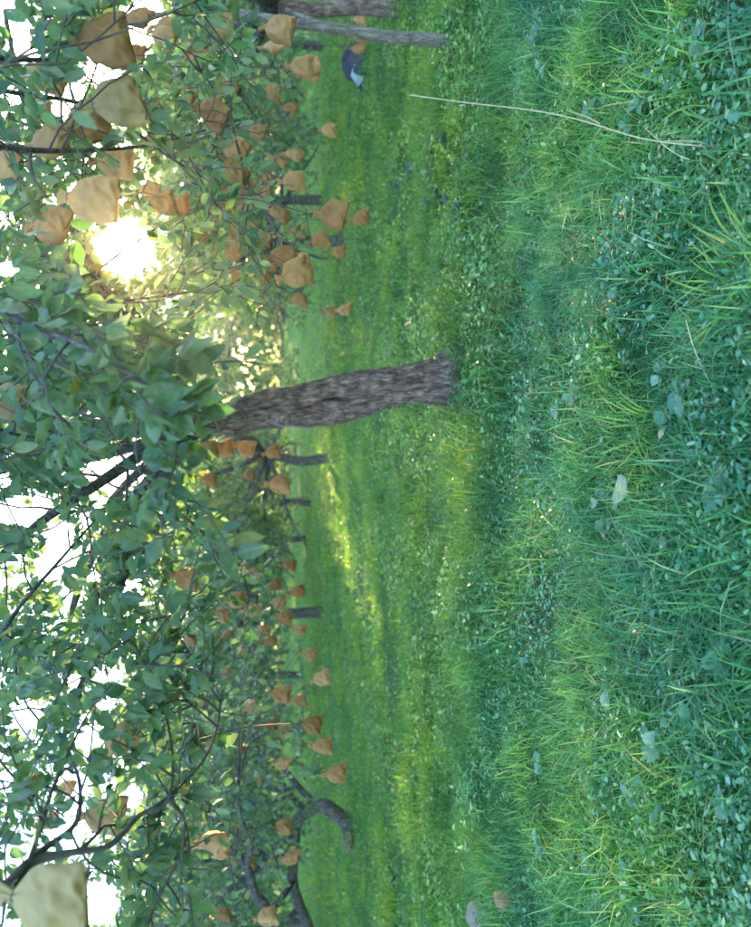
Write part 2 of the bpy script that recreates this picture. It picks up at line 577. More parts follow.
class Tree:
    def __init__(self, name, label, base, seed, group='apple trees of the orchard'):
        self.rng = np.random.default_rng(seed)
        self.base = np.array(base, float)
        self.root = empty(name, tuple(base))
        tag(self.root, label, 'tree', group)
        self.limbs, self.branches = [], []       # world polylines
        self.tw = MB()
        self.lp, self.la, self.ln, self.ll = [], [], [], []

    def loc(self, P):
        return np.asarray(P, float) - self.base

    def trunk(self, line, rad, mat, sides=14, name='trunk'):
        b = MB(); b.tube(self.loc(line), rad, sides)
        return put(name, b.mesh(name), self.root, mat)

    def limb(self, line, r0, r1, mat=None, sides=8):
        line = np.asarray(line, float)
        b = MB()
        prof = np.array(list(r0) + [r1]) if isinstance(r0, list) else np.array([r0, r1])
        r0 = float(prof[0])
        b.tube(self.loc(line), np.interp(np.linspace(0, 1, len(line)), np.linspace(0, 1, len(prof)), prof), sides)
        o = put('limb', b.mesh('limb'), self.root, mat or M['bark_smooth'])
        self.limbs.append((line, o, r0, r1))
        return o

    def branch(self, line, r0, r1, limb_obj):
        b = MB(); b.tube(self.loc(line), np.linspace(r0, r1, len(line)), 5)
        o = put('branch', b.mesh('branch'), limb_obj, M['twig'])
        self.branches.append(line)
        return o

    def leaves_on(self, line, n, size=0.085, t0=0.1):
        rng = self.rng
        for k in range(n):
            t = rng.uniform(t0, 1.0)
            p, d = along(line, t)
            rad = unit(np.cross(d, rng.normal(0, 1, 3)))
            a = d * rng.uniform(0.1, 0.9) + rad + np.array([0, 0, rng.uniform(-0.75, 0.15)])
            self.lp.append(p + rad * 0.012); self.la.append(a)
            self.ln.append(np.array([0, 0, 1.0]) + rng.normal(0, 0.55, 3))
            self.ll.append(size * rng.uniform(0.65, 1.25))

    def twig(self, p, d, L, n_leaf, size=0.085, lift=-0.05, r=0.004, tube=True):
        line = grow(p, d, L, 4, self.rng, lift, 0.22)
        if tube and clear_beams(line).all(): self.tw.tube(self.loc(line), np.linspace(r, r * 0.5, len(line)), 3, False)
        self.leaves_on(line, n_leaf, size)
        return line

    def fill(self, n_sub, sub_len, n_twig, twig_len, n_leaf, size=0.085, t_from=0.25, tubes=True, as_parts=True, drop=-0.06, ok=None):
        rng = self.rng
        for line, lo, r0, r1 in list(self.limbs):
            for k in range(n_sub):
                t = t_from + (1 - t_from) * (k + rng.uniform(0, 1)) / n_sub
                p, d = along(line, min(t, 0.999))
                rad = unit(np.cross(d, rng.normal(0, 1, 3)))
                dd = d * 0.55 + rad + np.array([0, 0, rng.uniform(-0.15, 0.35)])
                L = sub_len * rng.uniform(0.55, 1.2) * (1.15 - 0.45 * t)
                bl = grow(p, dd, L, 6, rng, drop, 0.16)
                if ok is not None and not ok(bl[-1]): continue
                if not clear_beams(bl[2:], 0, False).all(): continue
                rr = (r0 + (r1 - r0) * t) * 0.33
                if as_parts: self.branch(bl, max(rr, 0.004), 0.0025, lo)
                else: self.tw.tube(self.loc(bl), np.linspace(max(rr, 0.008), 0.004, len(bl)), 4, False)
                for q in range(n_twig):
                    tt = 0.15 + 0.85 * (q + rng.uniform(0, 1)) / n_twig
                    p2, d2 = along(bl, min(tt, 0.999))
                    rad2 = unit(np.cross(d2, rng.normal(0, 1, 3)))
                    self.twig(p2, d2 * 0.6 + rad2, twig_len * rng.uniform(0.5, 1.3), n_leaf, size, drop, tube=tubes)

    def finish(self, keep=None, n_obj=0, simple=False, mat='leaf'):
        P = np.array(self.lp); A = np.array(self.la); Nn = np.array(self.ln); L = np.array(self.ll)
        ok = clear_beams(P + unit(A) * (L * 0.5)[:, None])
        ok &= np.linalg.norm(P - np.array(CAM), axis=1) > 1.05
        ok &= P[:, 2] > ground_z(P[:, 0], P[:, 1]) + 0.12
        if keep is not None: ok &= keep(P)
        for bm_, s_ in BAGPOS:                      # a bag pushes the leaves right before it aside
            w_ = np.array(CAM) - bm_; w_ /= np.linalg.norm(w_)
            dd = P + unit(A) * (L * 0.5)[:, None] - bm_
            tt = dd @ w_
            ok &= ~((tt > -0.05) & (tt < 0.55) & (np.linalg.norm(dd - tt[:, None] * w_, axis=1) < 0.085))
        P, A, Nn, L = P[ok], A[ok], Nn[ok], L[ok]
        if n_obj:
            # the leaves that show largest become objects of their own
            d = P - np.array(CAM)
            dep = d @ np.array(FWD)
            hx = np.abs(d @ np.array(RIGHT)) / np.maximum(dep, 0.01) * FPX
            hy = (d @ np.array(UP)) / np.maximum(dep, 0.01) * FPX
            vis = (dep > 0.3) & (hx < 463) & (np.abs(hy) < 375)
            score = np.where(vis, L / np.maximum(dep, 0.3), 0)
            order = np.argsort(-score)[:n_obj]
            order = order[score[order] > 0]
            a, s, n = leaf_frame(A[order], Nn[order])
            for k, i in enumerate(order):
                o = put('leaf', LEAF_MESHES[k % len(LEAF_MESHES)], self.root)
                o.matrix_local = frame_matrix(P[i] - self.base, a[k], s[k], n[k], L[i])
            rest = np.ones(len(P), bool); rest[order] = False
            P, A, Nn, L = P[rest], A[rest], Nn[rest], L[rest]
        V, T = scatter_leaves(P - self.base, A, Nn, L, *((LEAF5, LEAF5T) if simple else (LEAF8, LEAF8T)))
        f = put('foliage', tri_mesh('foliage', V, T, not simple), self.root, M[mat])
        tag(f, kind='stuff')
        if self.tw.n:
            t = put('twigs', self.tw.mesh('twigs'), self.root, M['twig'])
            tag(t, kind='stuff')
        print('tree', self.root.name, 'leaves', len(P) + n_obj)


TREES = []

# ---- the tree in the middle
mb = ground_at(452, 381)
D_MAIN = (mb - CAM).dot(FWD)
A_ = Tree('apple_tree', 'old apple tree with thick cracked grey trunk in the middle of the picture', mb, 21)
tl_px = [(462, 379), (440, 380), (415, 384), (392, 388), (365, 393), (340, 398), (315, 402), (292, 406), (265, 410), (240, 414), (215, 417), (195, 419)]
tl_w = [46, 39, 37, 38, 43, 48, 45, 41, 36, 32, 33, 36]


def main_trunk():
    C = smooth_line([at(x, y, D_MAIN) for x, y in tl_px], 11)
    W = np.interp(np.linspace(0, 1, len(C)), np.linspace(0, 1, len(tl_w)), tl_w) * D_MAIN / FPX / 2
    n, sides = len(C), 120
    V = []
    for i, (c, w) in enumerate(zip(C, W)):
        h = c[2]
        for j in range(sides):
            a = 2 * math.pi * j / sides
            dx, dy = math.cos(a), math.sin(a)
            q = Vector((dx * 2.2, dy * 2.2, h * 1.3))
            r = w * (1 + 0.16 * mnoise.noise(q) + 0.10 * mnoise.noise(Vector((dx * 7, dy * 7, h * 3.2))))
            ridge = mnoise.noise(Vector((dx * 13 + 5, dy * 13, h * 5.5)))
            r += 0.02 * ridge - 0.024 * max(0, 0.2 - abs(ridge)) / 0.2
            for (ka, kh, ks, kd) in ((285, 0.62, 0.09, 0.045), (235, 1.28, 0.08, 0.05), (310, 1.45, 0.07, 0.04), (250, 0.35, 0.07, 0.035)):
                kk = ((a - math.radians(ka) + math.pi) % (2 * math.pi) - math.pi) * w
                dk = math.hypot(kk, h - kh) / ks
                r += kd * math.exp(-dk * dk) - kd * 1.1 * math.exp(-(dk * 2.6) ** 2)
            r += 0.012 * mnoise.noise(Vector((dx * 25, dy * 25, h * 19)))
            if h < 0.4: r *= 1 + 0.75 * max(0, (0.4 - h) / 0.4) ** 1.6 * (0.35 + 0.65 * math.sin(a * 2.5 + 1) ** 2)
            # split in the bark facing the camera
            ca = (a - math.radians(262) + math.pi) % (2 * math.pi) - math.pi
            r -= 0.12 * math.exp(-((ca + 0.12 * math.sin(h * 17)) / 0.10) ** 2) * math.exp(-((h - 0.98) / 0.14) ** 2)
            V.append((c[0] + dx * r, c[1] + dy * r, c[2]))
    T = []
    for i in range(n - 1):
        for j in range(sides):
            a, b = i * sides + j, i * sides + (j + 1) % sides
            T += [(a, b, b + sides), (a, b + sides, a + sides)]
    V = np.array(V) - A_.base
    put('trunk', tri_mesh('trunk', V, T, True), A_.root, M['bark'])
    return C


C_main = main_trunk()
top = C_main[-1]
rA = A_.rng
up_l = smooth_line([top - np.array([0, 0, .12]), at(150, 425, D_MAIN), at(60, 440, D_MAIN), at(0, 449, D_MAIN), at(-80, 470, D_MAIN)], 6)
A_.limb(up_l, 0.10, 0.03, M['bark'], 10)
for az, el, L, lift in ((20, 42, 2.9, -0.05), (-25, 38, 2.7, -0.045), (70, 40, 2.8, -0.05), (120, 35, 2.6, -0.05), (165, 42, 2.8, -0.06), (205, 40, 2.6, -0.06),
                        (245, 42, 2.4, -0.055), (290, 40, 2.6, -0.055), (325, 44, 2.9, -0.06), (0, 62, 2.6, -0.02), (180, 62, 2.4, -0.02), (270, 66, 2.3, -0.02)):
    d = (math.cos(R(az)) * math.cos(R(el)), math.sin(R(az)) * math.cos(R(el)), math.sin(R(el)))
    for step in range(14):                          # no limb across the sun's opening
        ln = grow(top - np.array([0, 0, .08]), d, L, 9, rA, lift, 0.09)
        if clear_beams(smooth_line(ln, 3), 0.02, False).all(): break
        az += 7
        d = (math.cos(R(az)) * math.cos(R(el)), math.sin(R(az)) * math.cos(R(el)), math.sin(R(el)))
    A_.limb(ln, 0.055, 0.012)
A_.fill(11, 1.3, 8, 0.42, 16, ok=lambda p: p[2] > np.where(abs(p[0] - 0.55) < 0.75, 1.9, 1.3))
TREES.append(A_)

# ---- tree on the right with the dark trunk
rb = ground_at(402, 12)
B_ = Tree('apple_tree', 'apple tree with dark trunk at the right, behind the leaning pale pole', rb, 33)
zb = np.array(rb)
tb = smooth_line([zb + (0, 0, -0.1), zb + (0.02, 0, 0.5), zb + (-0.06, 0, 1.0), zb + (-0.02, 0, 1.45)], 5)
B_.trunk(tb, np.linspace(0.095, 0.075, len(tb)), M['bark'])
for k in range(11):
    az, el = k * 360 / 11 + B_.rng.uniform(-12, 12), B_.rng.uniform(25, 62)
    d = (math.cos(R(az)) * math.cos(R(el)), math.sin(R(az)) * math.cos(R(el)), math.sin(R(el)))
    B_.limb(grow(tb[-1] - np.array([0, 0, .06]), d, B_.rng.uniform(2.3, 3.1), 8, B_.rng, -0.055, 0.1), 0.06, 0.012)
B_.fill(10, 1.25, 8, 0.45, 13, ok=lambda p: p[2] > 1.05)
TREES.append(B_)

# ---- tree on the left with the arched trunk
lb = ground_at(353, 832)
DL = (lb - CAM).dot(FWD)
C_ = Tree('apple_tree', 'apple tree on the left whose dark trunk arches over and bends down', lb, 44)
arch_px = [(357, 836), (345, 822), (334, 811), (322, 806), (309, 809), (299, 820), (294, 838), (292, 860), (293, 882), (299, 905), (307, 925), (316, 950)]
arch = smooth_line([at(x + 0.7 * math.sin(i * 2.1), y + 0.7 * math.cos(i * 3.3), DL + 0.03 * math.sin(i * 1.7)) for i, (x, y) in enumerate(arch_px)], 5)
C_.trunk(arch, np.interp(np.linspace(0, 1, len(arch)), [0, .06, .14, .22, .3, .36, .5, .6, .7, 1], [0.2, .145, .12, .122, .105, .115, .10, .108, .092, .08]), M['bark_smooth'], 14)
b = MB()
cut = at(349, 834, DL - 0.12)
b.tube(C_.loc([cut, cut + Vector((-0.10, -0.12, 0.02)), cut + Vector((-0.16, -0.2, 0.0))]), [0.10, 0.085, 0.06], 12)
put('root_stub', b.mesh('root_stub'), C_.root, M['bark'])
for (px, L) in (((318, 806), 2.2), ((305, 812), 2.6), ((295, 832), 2.4), ((292, 855), 2.6), ((293, 880), 2.4), ((300, 908), 2.2), ((297, 826), 2.2), ((292, 870), 2.4)):
    p = at(px[0], px[1], DL)
    az, el = C_.rng.uniform(0, 360), C_.rng.uniform(35, 75)
    d = (math.cos(R(az)) * math.cos(R(el)), math.sin(R(az)) * math.cos(R(el)), math.sin(R(el)))
    C_.limb(grow(p, d, L * 1.35, 8, C_.rng, -0.03, 0.1), 0.06, 0.014)
C_.fill(10, 1.3, 8, 0.5, 13, ok=lambda p: p[2] > 0.9)
TREES.append(C_)

# ---- tree by the left edge, nearer, its trunk outside the picture
eb = Vector((-6.6, 8.6, 0)); eb.z = float(ground_z(eb.x, eb.y))
E_ = Tree('apple_tree', 'apple tree reaching in from the left edge with a grey forked limb', eb, 55)
ze = np.array(eb)
te = smooth_line([ze + (0, 0, -0.1), ze + (0.05, 0, 0.5), ze + (0.02, 0, 1.0), ze + (0.1, 0, 1.4)], 5)
E_.trunk(te, np.linspace(0.16, 0.11, len(te)), M['bark'])
E_.limb(smooth_line([te[-1], at(268, 925, 8.4), at(255, 895, 8.3), at(246, 866, 8.2), at(232, 850, 8.1), at(215, 820, 8.0), at(180, 800, 7.8)], 5), 0.07, 0.02)
E_.limb(smooth_line([at(246, 866, 8.2), at(250, 845, 8.0), at(240, 815, 7.8), at(238, 780, 7.6)], 5), 0.04, 0.014)
for k in range(9):
    az, el = k * 40 + E_.rng.uniform(-12, 12), E_.rng.uniform(30, 70)
    d = (math.cos(R(az)) * math.cos(R(el)), math.sin(R(az)) * math.cos(R(el)), math.sin(R(el)))
    E_.limb(grow(te[-1] - np.array([0, 0, .05]), d, E_.rng.uniform(3.0, 4.2), 9, E_.rng, -0.035, 0.1), 0.06, 0.012)
E_.fill(10, 1.3, 8, 0.45, 13, ok=lambda p: p[2] > (1.4 if p[0] < -3.6 else 1.2))
TREES.append(E_)

# ---- near tree, left of the camera
fb = Vector((-2.3, 0.9, 0)); fb.z = float(ground_z(fb.x, fb.y))
F_ = Tree('apple_tree', 'nearest apple tree on the left, only its overhanging branches show overhead', fb, 66)
zf = np.array(fb)
tf = smooth_line([zf + (0, 0, -0.1), zf + (0.03, 0, 0.6), zf + (0.08, 0.05, 1.3), zf + (0.15, 0.1, 1.8)], 5)
F_.trunk(tf, np.linspace(0.16, 0.10, len(tf)), M['bark'])
F_.limb(smooth_line([tf[-1], at(-60, 930, 1.8), at(5, 888, 1.9), at(32, 862, 2.0), at(75, 852, 2.05), at(110, 845, 2.1), at(140, 815, 2.2), at(168, 800, 2.25), at(172, 750, 2.35), at(160, 690, 2.45)], 5), [0.03, 0.022, 0.018, 0.013, 0.009, 0.008, 0.0065, 0.005, 0.004], 0.003, M['twig'])
F_.limb(smooth_line([at(26, 864, 1.98), at(45, 848, 2.05), at(75, 824, 2.15), at(80, 790, 2.2), at(72, 760, 2.3), at(50, 715, 2.45)], 5), 0.010, 0.003, M['twig'])
F_.limb(smooth_line([at(168, 800, 2.25), at(185, 822, 2.3), at(190, 860, 2.4)], 5), 0.005, 0.003, M['twig'])
F_.limb(smooth_line([at(150, 812, 2.2), at(196, 770, 2.4), at(215, 735, 2.5), at(222, 690, 2.6)], 5), 0.005, 0.003, M['twig'])
F_.limb(smooth_line([tf[-1], at(-70, 800, 2.2), at(-30, 700, 2.6), at(10, 620, 2.9), at(60, 560, 3.1), at(95, 520, 3.3)], 5), 0.014, 0.004)
F_.limb(smooth_line([tf[-1], at(-150, 760, 2.2), at(-110, 600, 2.6), at(-50, 500, 3.0), at(10, 470, 3.3)], 5), 0.014, 0.004)
F_.limb(grow(tf[-1], (-0.6, 0.3, 0.8), 2.2, 8, F_.rng, -0.03, 0.1), 0.05, 0.012)
F_.limb(grow(tf[-1], (-0.4, -0.8, 0.7), 2.2, 8, F_.rng, -0.03, 0.1), 0.05, 0.012)
F_.fill(6, 0.55, 6, 0.28, 14, 0.056, 0.3, ok=lambda p: p[2] > 1.65)
TREES.append(F_)

# ---- near tree, right of the camera
gb = Vector((2.6, 1.3, 0)); gb.z = float(ground_z(gb.x, gb.y))
G_ = Tree('apple_tree', 'nearest apple tree on the right, leafy branches and many bags hang in from above', gb, 77)
zg = np.array(gb)
tg = smooth_line([zg + (0, 0, -0.1), zg + (-0.03, 0, 0.6), zg + (-0.08, 0.05, 1.3), zg + (-0.1, 0.1, 1.9)], 5)
G_.trunk(tg, np.linspace(0.16, 0.10, len(tg)), M['bark'])
for pts, r0 in (([(-90, 40, 2.0), (-30, 55, 2.2), (40, 60, 2.5), (75, 55, 2.7), (110, 20, 2.9)], .035),
                ([(-110, 120, 2.0), (-40, 140, 2.2), (30, 150, 2.4), (90, 150, 2.6), (150, 145, 2.9), (205, 130, 3.3)], .035),
                ([(-120, 220, 1.9), (-60, 270, 2.0), (20, 320, 2.1), (90, 350, 2.0), (150, 385, 1.9), (185, 402, 1.85)], .03),
                ([(-140, 260, 2.2), (-60, 300, 2.4), (40, 300, 2.7), (130, 300, 3.0), (200, 290, 3.3)], .03),
                ([(-140, 330, 2.3), (-60, 390, 2.5), (0, 430, 2.7), (60, 440, 2.9)], .03),
                ([(-90, 60, 2.6), (0, 90, 3.0), (100, 110, 3.5), (190, 170, 3.9), (250, 190, 4.1)], .035)):
    G_.limb(smooth_line([tg[-1]] + [at(*p) for p in pts], 5), r0 * 0.4, 0.004)
G_.limb(grow(tg[-1], (0.7, 0.3, 0.7), 2.2, 8, G_.rng, -0.03, 0.1), 0.05, 0.012)
G_.limb(grow(tg[-1], (0.3, -0.8, 0.7), 2.2, 8, G_.rng, -0.03, 0.1), 0.05, 0.012)
G_.fill(9, 0.65, 6, 0.28, 10, 0.066, 0.25, ok=lambda p: p[2] > 1.6)
# the sprig of big leaves hanging before the trunk
for (x0, y0, dp, n_) in ((178, 404, 1.8, 9), (165, 410, 1.75, 8), (195, 398, 1.85, 9), (215, 425, 1.9, 5), (190, 360, 1.9, 8), (205, 345, 2.0, 7), (150, 370, 1.9, 7),
                         (90, 300, 1.9, 4), (120, 330, 1.9, 6), (170, 330, 2.1, 6), (60, 330, 1.9, 6)):
    p = at(x0 - 28, y0 + random.Random(x0).uniform(-18, 18), dp)
    q = at(x0, y0, dp)
    G_.twig(np.array(p), np.array(q - p), (q - p).length * 1.15, n_, 0.085, -0.02, 0.004)
TREES.append(G_)

# ------------------------------------------------------------------ paper bags on the fruit
def bag_mesh(seed, mat):
    r = np.random.default_rng(seed)
    rows = [(0.032, .024, .008), (0.012, .016, .007), (0.0, .009, .009), (-0.012, .026, .014), (-0.032, .053, .028), (-0.060, .066, .038),
            (-0.090, .070, .043), (-0.118, .073, .038), (-0.140, .075, .024), (-0.156, .0765, .004)]
    S, RN = 40, 26
    rw_ = np.array(rows)
    tt = np.linspace(0, 1, len(rows)); t2 = np.linspace(0, 1, RN)
    zs, ws, ds = (np.interp(t2, tt, rw_[:, k]) for k in range(3))
    V = []
    puff = r.uniform(0.7, 1.3); bend = r.uniform(-0.25, 0.25); skew = r.uniform(-0.2, 0.2); ph = r.uniform(0, 6); off = Vector((seed * 3.7, 0, 0))
    for i, (z, w, d) in enumerate(zip(zs, ws, ds)):
        body = min(max((-z - 0.004) / 0.03, 0), 1)
        for j in range(S):
            a = 2 * math.pi * j / S
            ca, sa = math.cos(a), math.sin(a)
            x = w * math.copysign(abs(ca) ** 0.85, ca)
            y = d * puff * math.copysign(abs(sa) ** 1.05, sa)
            pl_ = 1 + 0.28 * math.sin(6 * a + ph) * (1 - body) + 0.07 * math.sin(8 * a + ph * 2) * body * max(0, 1 + z / 0.09)
            x *= pl_; y *= pl_
            q = Vector((x, y, z))
            # sharp creases where the paper buckles
            n1 = abs(mnoise.noise(q * 17 + off)); n2 = abs(mnoise.noise(q * 34 + off * 2)); n3 = mnoise.noise(q * 9 + off)
            cr = body * (0.040 * (0.22 - n1) + 0.016 * (0.2 - n2) + 0.014 * n3)
            q += Vector((ca * 0.5, sa, 0)) * cr
            q.y += bend * z * z * 6
            q.z += (skew * x + 0.012 * mnoise.noise(Vector((x * 22, ph, 0)))) * body * min(1, -z / 0.12)
            V.append(tuple(q))
    T = []
    for i in range(RN - 1):
        for j in range(S):
            a, b = i * S + j, i * S + (j + 1) % S
            T += [(a, a + S, b), (b, a + S, b + S)]
    k = (RN - 1) * S
    for j in range(1, S - 1): T.append((k, k + j + 1, k + j))
    me = tri_mesh('paper_bag', V, T, True)
    me.materials.append(mat)
    return me


BAGS = [bag_mesh(100 + i, M['paper']) for i in range(7)]
BAGS_PALE = [bag_mesh(200 + i, M['paper_pale']) for i in range(4)]
tie = MB(); ang = np.linspace(0, 2 * math.pi, 13)
tie.tube([(0.0115 * math.cos(a), 0.0115 * math.sin(a), 0.001 * math.sin(3 * a)) for a in ang], 0.0022, 5, False)
tie.tube([(0.011, 0, 0), (0.024, 0.004, 0.006), (0.032, 0.006, -0.002)], 0.0018, 4)
TIE = tie.mesh('tie'); TIE.materials.append(M['wire'])
stk = MB(); stk.tube([(0, 0, 0.0), (0.002, 0, 0.04), (0.0, 0.003, 0.075)], 0.0024, 5)
STALK = stk.mesh('stalk'); STALK.materials.append(M['twig'])

# (x, y of the bag's middle in the photo, width in px, pale?, label)
big = [
    (53, 900, 68, 1, 'largest pale paper bag hanging in the lower left corner of the picture'),
    (95, 200, 50, 1, 'squarish pale paper bag just above the sun glare'),
    (108, 42, 48, 0, 'large dim paper bag near the top left corner, beside the brightest gap of sky'),
    (120, 103, 46, 1, 'broad pale paper bag between the top sky gaps and the squarish pale bag'),
    (90, 122, 38, 0, 'reddish brown paper bag left of the broad pale bag, below the sky gap'),
    (50, 140, 40, 0, 'tilted brown paper bag high in the crown, left of the squarish pale bag'),
    (38, 76, 28, 0, 'small tan paper bag next to the thin dark twig, top left'),
    (55, 228, 40, 0, 'dark brown paper bag in shade left of the sun glare'),
    (6, 165, 34, 0, 'paper bag cut off by the left picture edge, level with the squarish pale bag'),
    (6, 402, 40, 1, 'pale paper bag cut off by the left picture edge near the middle'),
    (123, 739, 33, 0, 'tan paper bag alone above the forked dark branch, lower left'),
    (107, 815, 38, 0, 'brown paper bag hanging at the fork of the dark branch, lower left'),
    (215, 843, 28, 0, 'brown paper bag hanging right of the forked dark branch, lower left'),
    (37, 470, 30, 1, 'pinkish pale paper bag by the left edge, next to the bright sky patch'),
    (215, 115, 30, 0, 'bright tan paper bag high in the right-hand crown, nearest the pole'),
    (235, 150, 25, 0, 'tan paper bag, upper one of the cluster of three'),
    (237, 172, 29, 0, 'tan paper bag, middle one of the cluster of three'),
    (242, 192, 25, 0, 'orange brown paper bag, lower one of the cluster of three'),
    (335, 215, 29, 0, 'bright orange paper bag hanging lowest under the right-hand crown'),
    (298, 272, 30, 0, 'orange brown paper bag hanging low over the grass, right of the sun glare'),
    (285, 257, 24, 0, 'smaller orange paper bag close beside the low orange brown one'),
    (281, 30, 28, 0, 'tan paper bag hanging close to the top of the leaning pole'),
    (187, 578, 24, 0, 'dark brown paper bag deep in the left-hand foliage'),
    (116, 163, 34, 0, 'shaded brown paper bag touching the squarish pale bag'),
    (75, 372, 30, 0, 'rusty brown paper bag between blurred leaves, below the sun glare'),
]
small_r = [(40, 108, 26), (153, 105, 25), (262, 195, 20), (165, 38, 24), (160, 72, 20), (330, 130, 16), (362, 218, 15), (320, 240, 18), (280, 213, 20),
           (250, 226, 20), (270, 180, 16), (230, 250, 20), (345, 310, 13), (331, 311, 12), (361, 34, 15), (359, 50, 13), (360, 20, 12), (220, 210, 19),
           (200, 236, 18), (312, 76, 13), (195, 150, 18), (258, 132, 16), (205, 180, 18), (245, 212, 18), (262, 240, 17), (300, 232, 15), (340, 252, 13),
           (230, 85, 17), (185, 95, 20), (215, 228, 17), (238, 232, 20), (270, 262, 18), (255, 300, 14), (180, 205, 20), (300, 300, 14), (280, 160, 14), (200, 60, 18),
           (140, 20, 22), (225, 12, 16), (290, 110, 13), (150, 190, 22), (110, 370, 24), (85, 345, 24), (235, 275, 16)]
rx = random.Random(8)
small_r += [(rx.uniform(20, 310), rx.uniform(5, 310), rx.uniform(15, 24)) for _ in range(26)]
small_r = [q for q in small_r if (q[0] - 120) ** 2 / 70 ** 2 + (q[1] - 252) ** 2 / 45 ** 2 > 1]
small_l = [(207, 450, 22), (225, 449, 18), (247, 448, 18), (280, 485, 20), (273, 452, 15), (250, 475, 11), (227, 527, 14), (255, 573, 12), (243, 570, 10), (275, 585, 12),
           (298, 591, 13), (290, 565, 12), (237, 600, 17), (253, 611, 17), (280, 603, 13), (285, 618, 15), (223, 615, 15), (262, 631, 14), (228, 635, 12),
           (243, 633, 12), (270, 641, 12), (215, 650, 11), (243, 649, 10), (225, 673, 11), (322, 678, 16), (282, 694, 18), (313, 725, 19), (323, 746, 20),
           (337, 774, 18), (240, 752, 14), (283, 765, 16), (285, 732, 14), (253, 707, 15), (272, 725, 14), (257, 779, 12), (283, 827, 16), (292, 859, 17),
           (268, 917, 20), (243, 829, 14), (223, 915, 14), (235, 859, 11), (250, 864, 11), (67, 787, 16), (50, 820, 18), (150, 543, 16), (200, 700, 12), (190, 640, 12),
           (300, 630, 12), (210, 480, 14), (180, 520, 14), (300, 700, 14), (230, 800, 12), (205, 745, 12), (310, 655, 12)]
ORD = 'first second third fourth fifth sixth seventh eighth ninth tenth eleventh twelfth thirteenth fourteenth fifteenth sixteenth seventeenth eighteenth nineteenth twentieth'.split()
edge_l = sorted([q for q in small_l if q[0] >= 275], key=lambda q: q[1])
edge_r = sorted([q for q in small_r if q[0] >= 300], key=lambda q: -q[1])
small_l = [q for q in small_l if q[0] < 275]
small_r = [q for q in small_r if q[0] < 300]
bags = [(x, y, s, p, l, None, True) for x, y, s, p, l in big]
bags += [(x, y, s, 0, ORD[i] + ' paper bag from the thick trunk along the lower edge of the left-hand crowns', 'bags along the lower edge of the left-hand crowns', False) for i, (x, y, s) in enumerate(edge_l[:20])]
bags += [(x, y, s, 0, ORD[i] + ' small paper bag from the thick trunk along the right-hand crown edge', 'bags along the lower edge of the right-hand crown', False) for i, (x, y, s) in enumerate(edge_r[:20])]
bags += [(x, y, s, 0, 'small brown paper bag among leaves in the crown right of the trunk', 'bags in the right-hand crown', False) for x, y, s in small_r]
bags += [(x, y, s, 0, 'small brown paper bag among leaves in the crowns left of the trunk', 'bags in the left-hand crowns', False) for x, y, s in small_l]
LIMB_PTS = [(t, i, k, p) for t in TREES for i, (ln, o, r0, r1) in enumerate(t.limbs) for k, p in enumerate(ln)]
LIMB_XYZ = np.array([q[3] for q in LIMB_PTS])
rngb = np.random.default_rng(9)
BAGPOS = []
for x, y, s, pale, label, group, large in bags:
    depth = min(0.148 * FPX / s, 10.5)
    mid = np.array(at(x, y, depth))
    tilt = rngb.normal(0, 0.16, 2) * (1.5 if large else 1)
    rot = Matrix.Rotation(rngb.uniform(-0.75, 0.75), 4, 'Z')
    rot = Matrix.Rotation(tilt[0], 4, 'X') @ Matrix.Rotation(tilt[1], 4, 'Y') @ rot
    sz = rngb.uniform(0.94, 1.08)
    neck = mid + np.array(rot @ Vector((0, 0, 0.085 * sz)))
    me = (BAGS_PALE if pale else BAGS)[int(rngb.integers(0, 4 if pale else 7))]
    o = put('paper_bag', me)
    o.matrix_world = Matrix.Translation(neck) @ rot @ Matrix.Scale(sz, 4)
    tag(o, label, 'paper bag', group or 'paper bags large enough to tell apart')
    if s >= 16:
        put('tie', TIE, o)
        put('stalk', STALK, o)
    BAGPOS.append((mid, s))
    # the fruiting twig it hangs from
    hang = neck + np.array(rot @ Vector((0, 0, 0.075 * sz)))
    q = LIMB_XYZ - hang
    dist = np.linalg.norm(q, axis=1) + np.where(q[:, 2] < 0, 0.6, 0)
    best = LIMB_PTS[int(np.argmin(dist))]
    t, p0 = best[0], best[3]
    seg = hang - p0
    midp = p0 + seg * 0.55 + np.array([0, 0, 0.12 * min(1, np.linalg.norm(seg))])
    ln = smooth_line([p0, midp, hang], 5)
    t.tw.tube(t.loc(ln), np.linspace(0.007, 0.0035, len(ln)), 4, False)
    t.leaves_on(ln, int(6 + 9 * np.linalg.norm(seg)), 0.08, 0.3)
    for _ in range(4):
        d = rngb.normal(0, 1, 3); d[2] = abs(d[2]) * 0.4; d[1] = abs(d[1])
        t.twig(hang + rngb.normal(0, 0.03, 3), d, 0.22, 6, 0.075)


# ------------------------------------------------------------------ close the near trees
def under(zmin, cx, cy):
    def f(P):
        d = np.hypot(P[:, 0] - cx, P[:, 1] - cy)
        return P[:, 2] > zmin(P, d)
    return f


def px_of(P):
    d = P - np.array(CAM)
    dep = np.maximum(d @ np.array(FWD), 0.05)
    u = d @ np.array(RIGHT) / dep * FPX + 463.5
    v = 375.5 - d @ np.array(UP) / dep * FPX
    return v, 927 - u


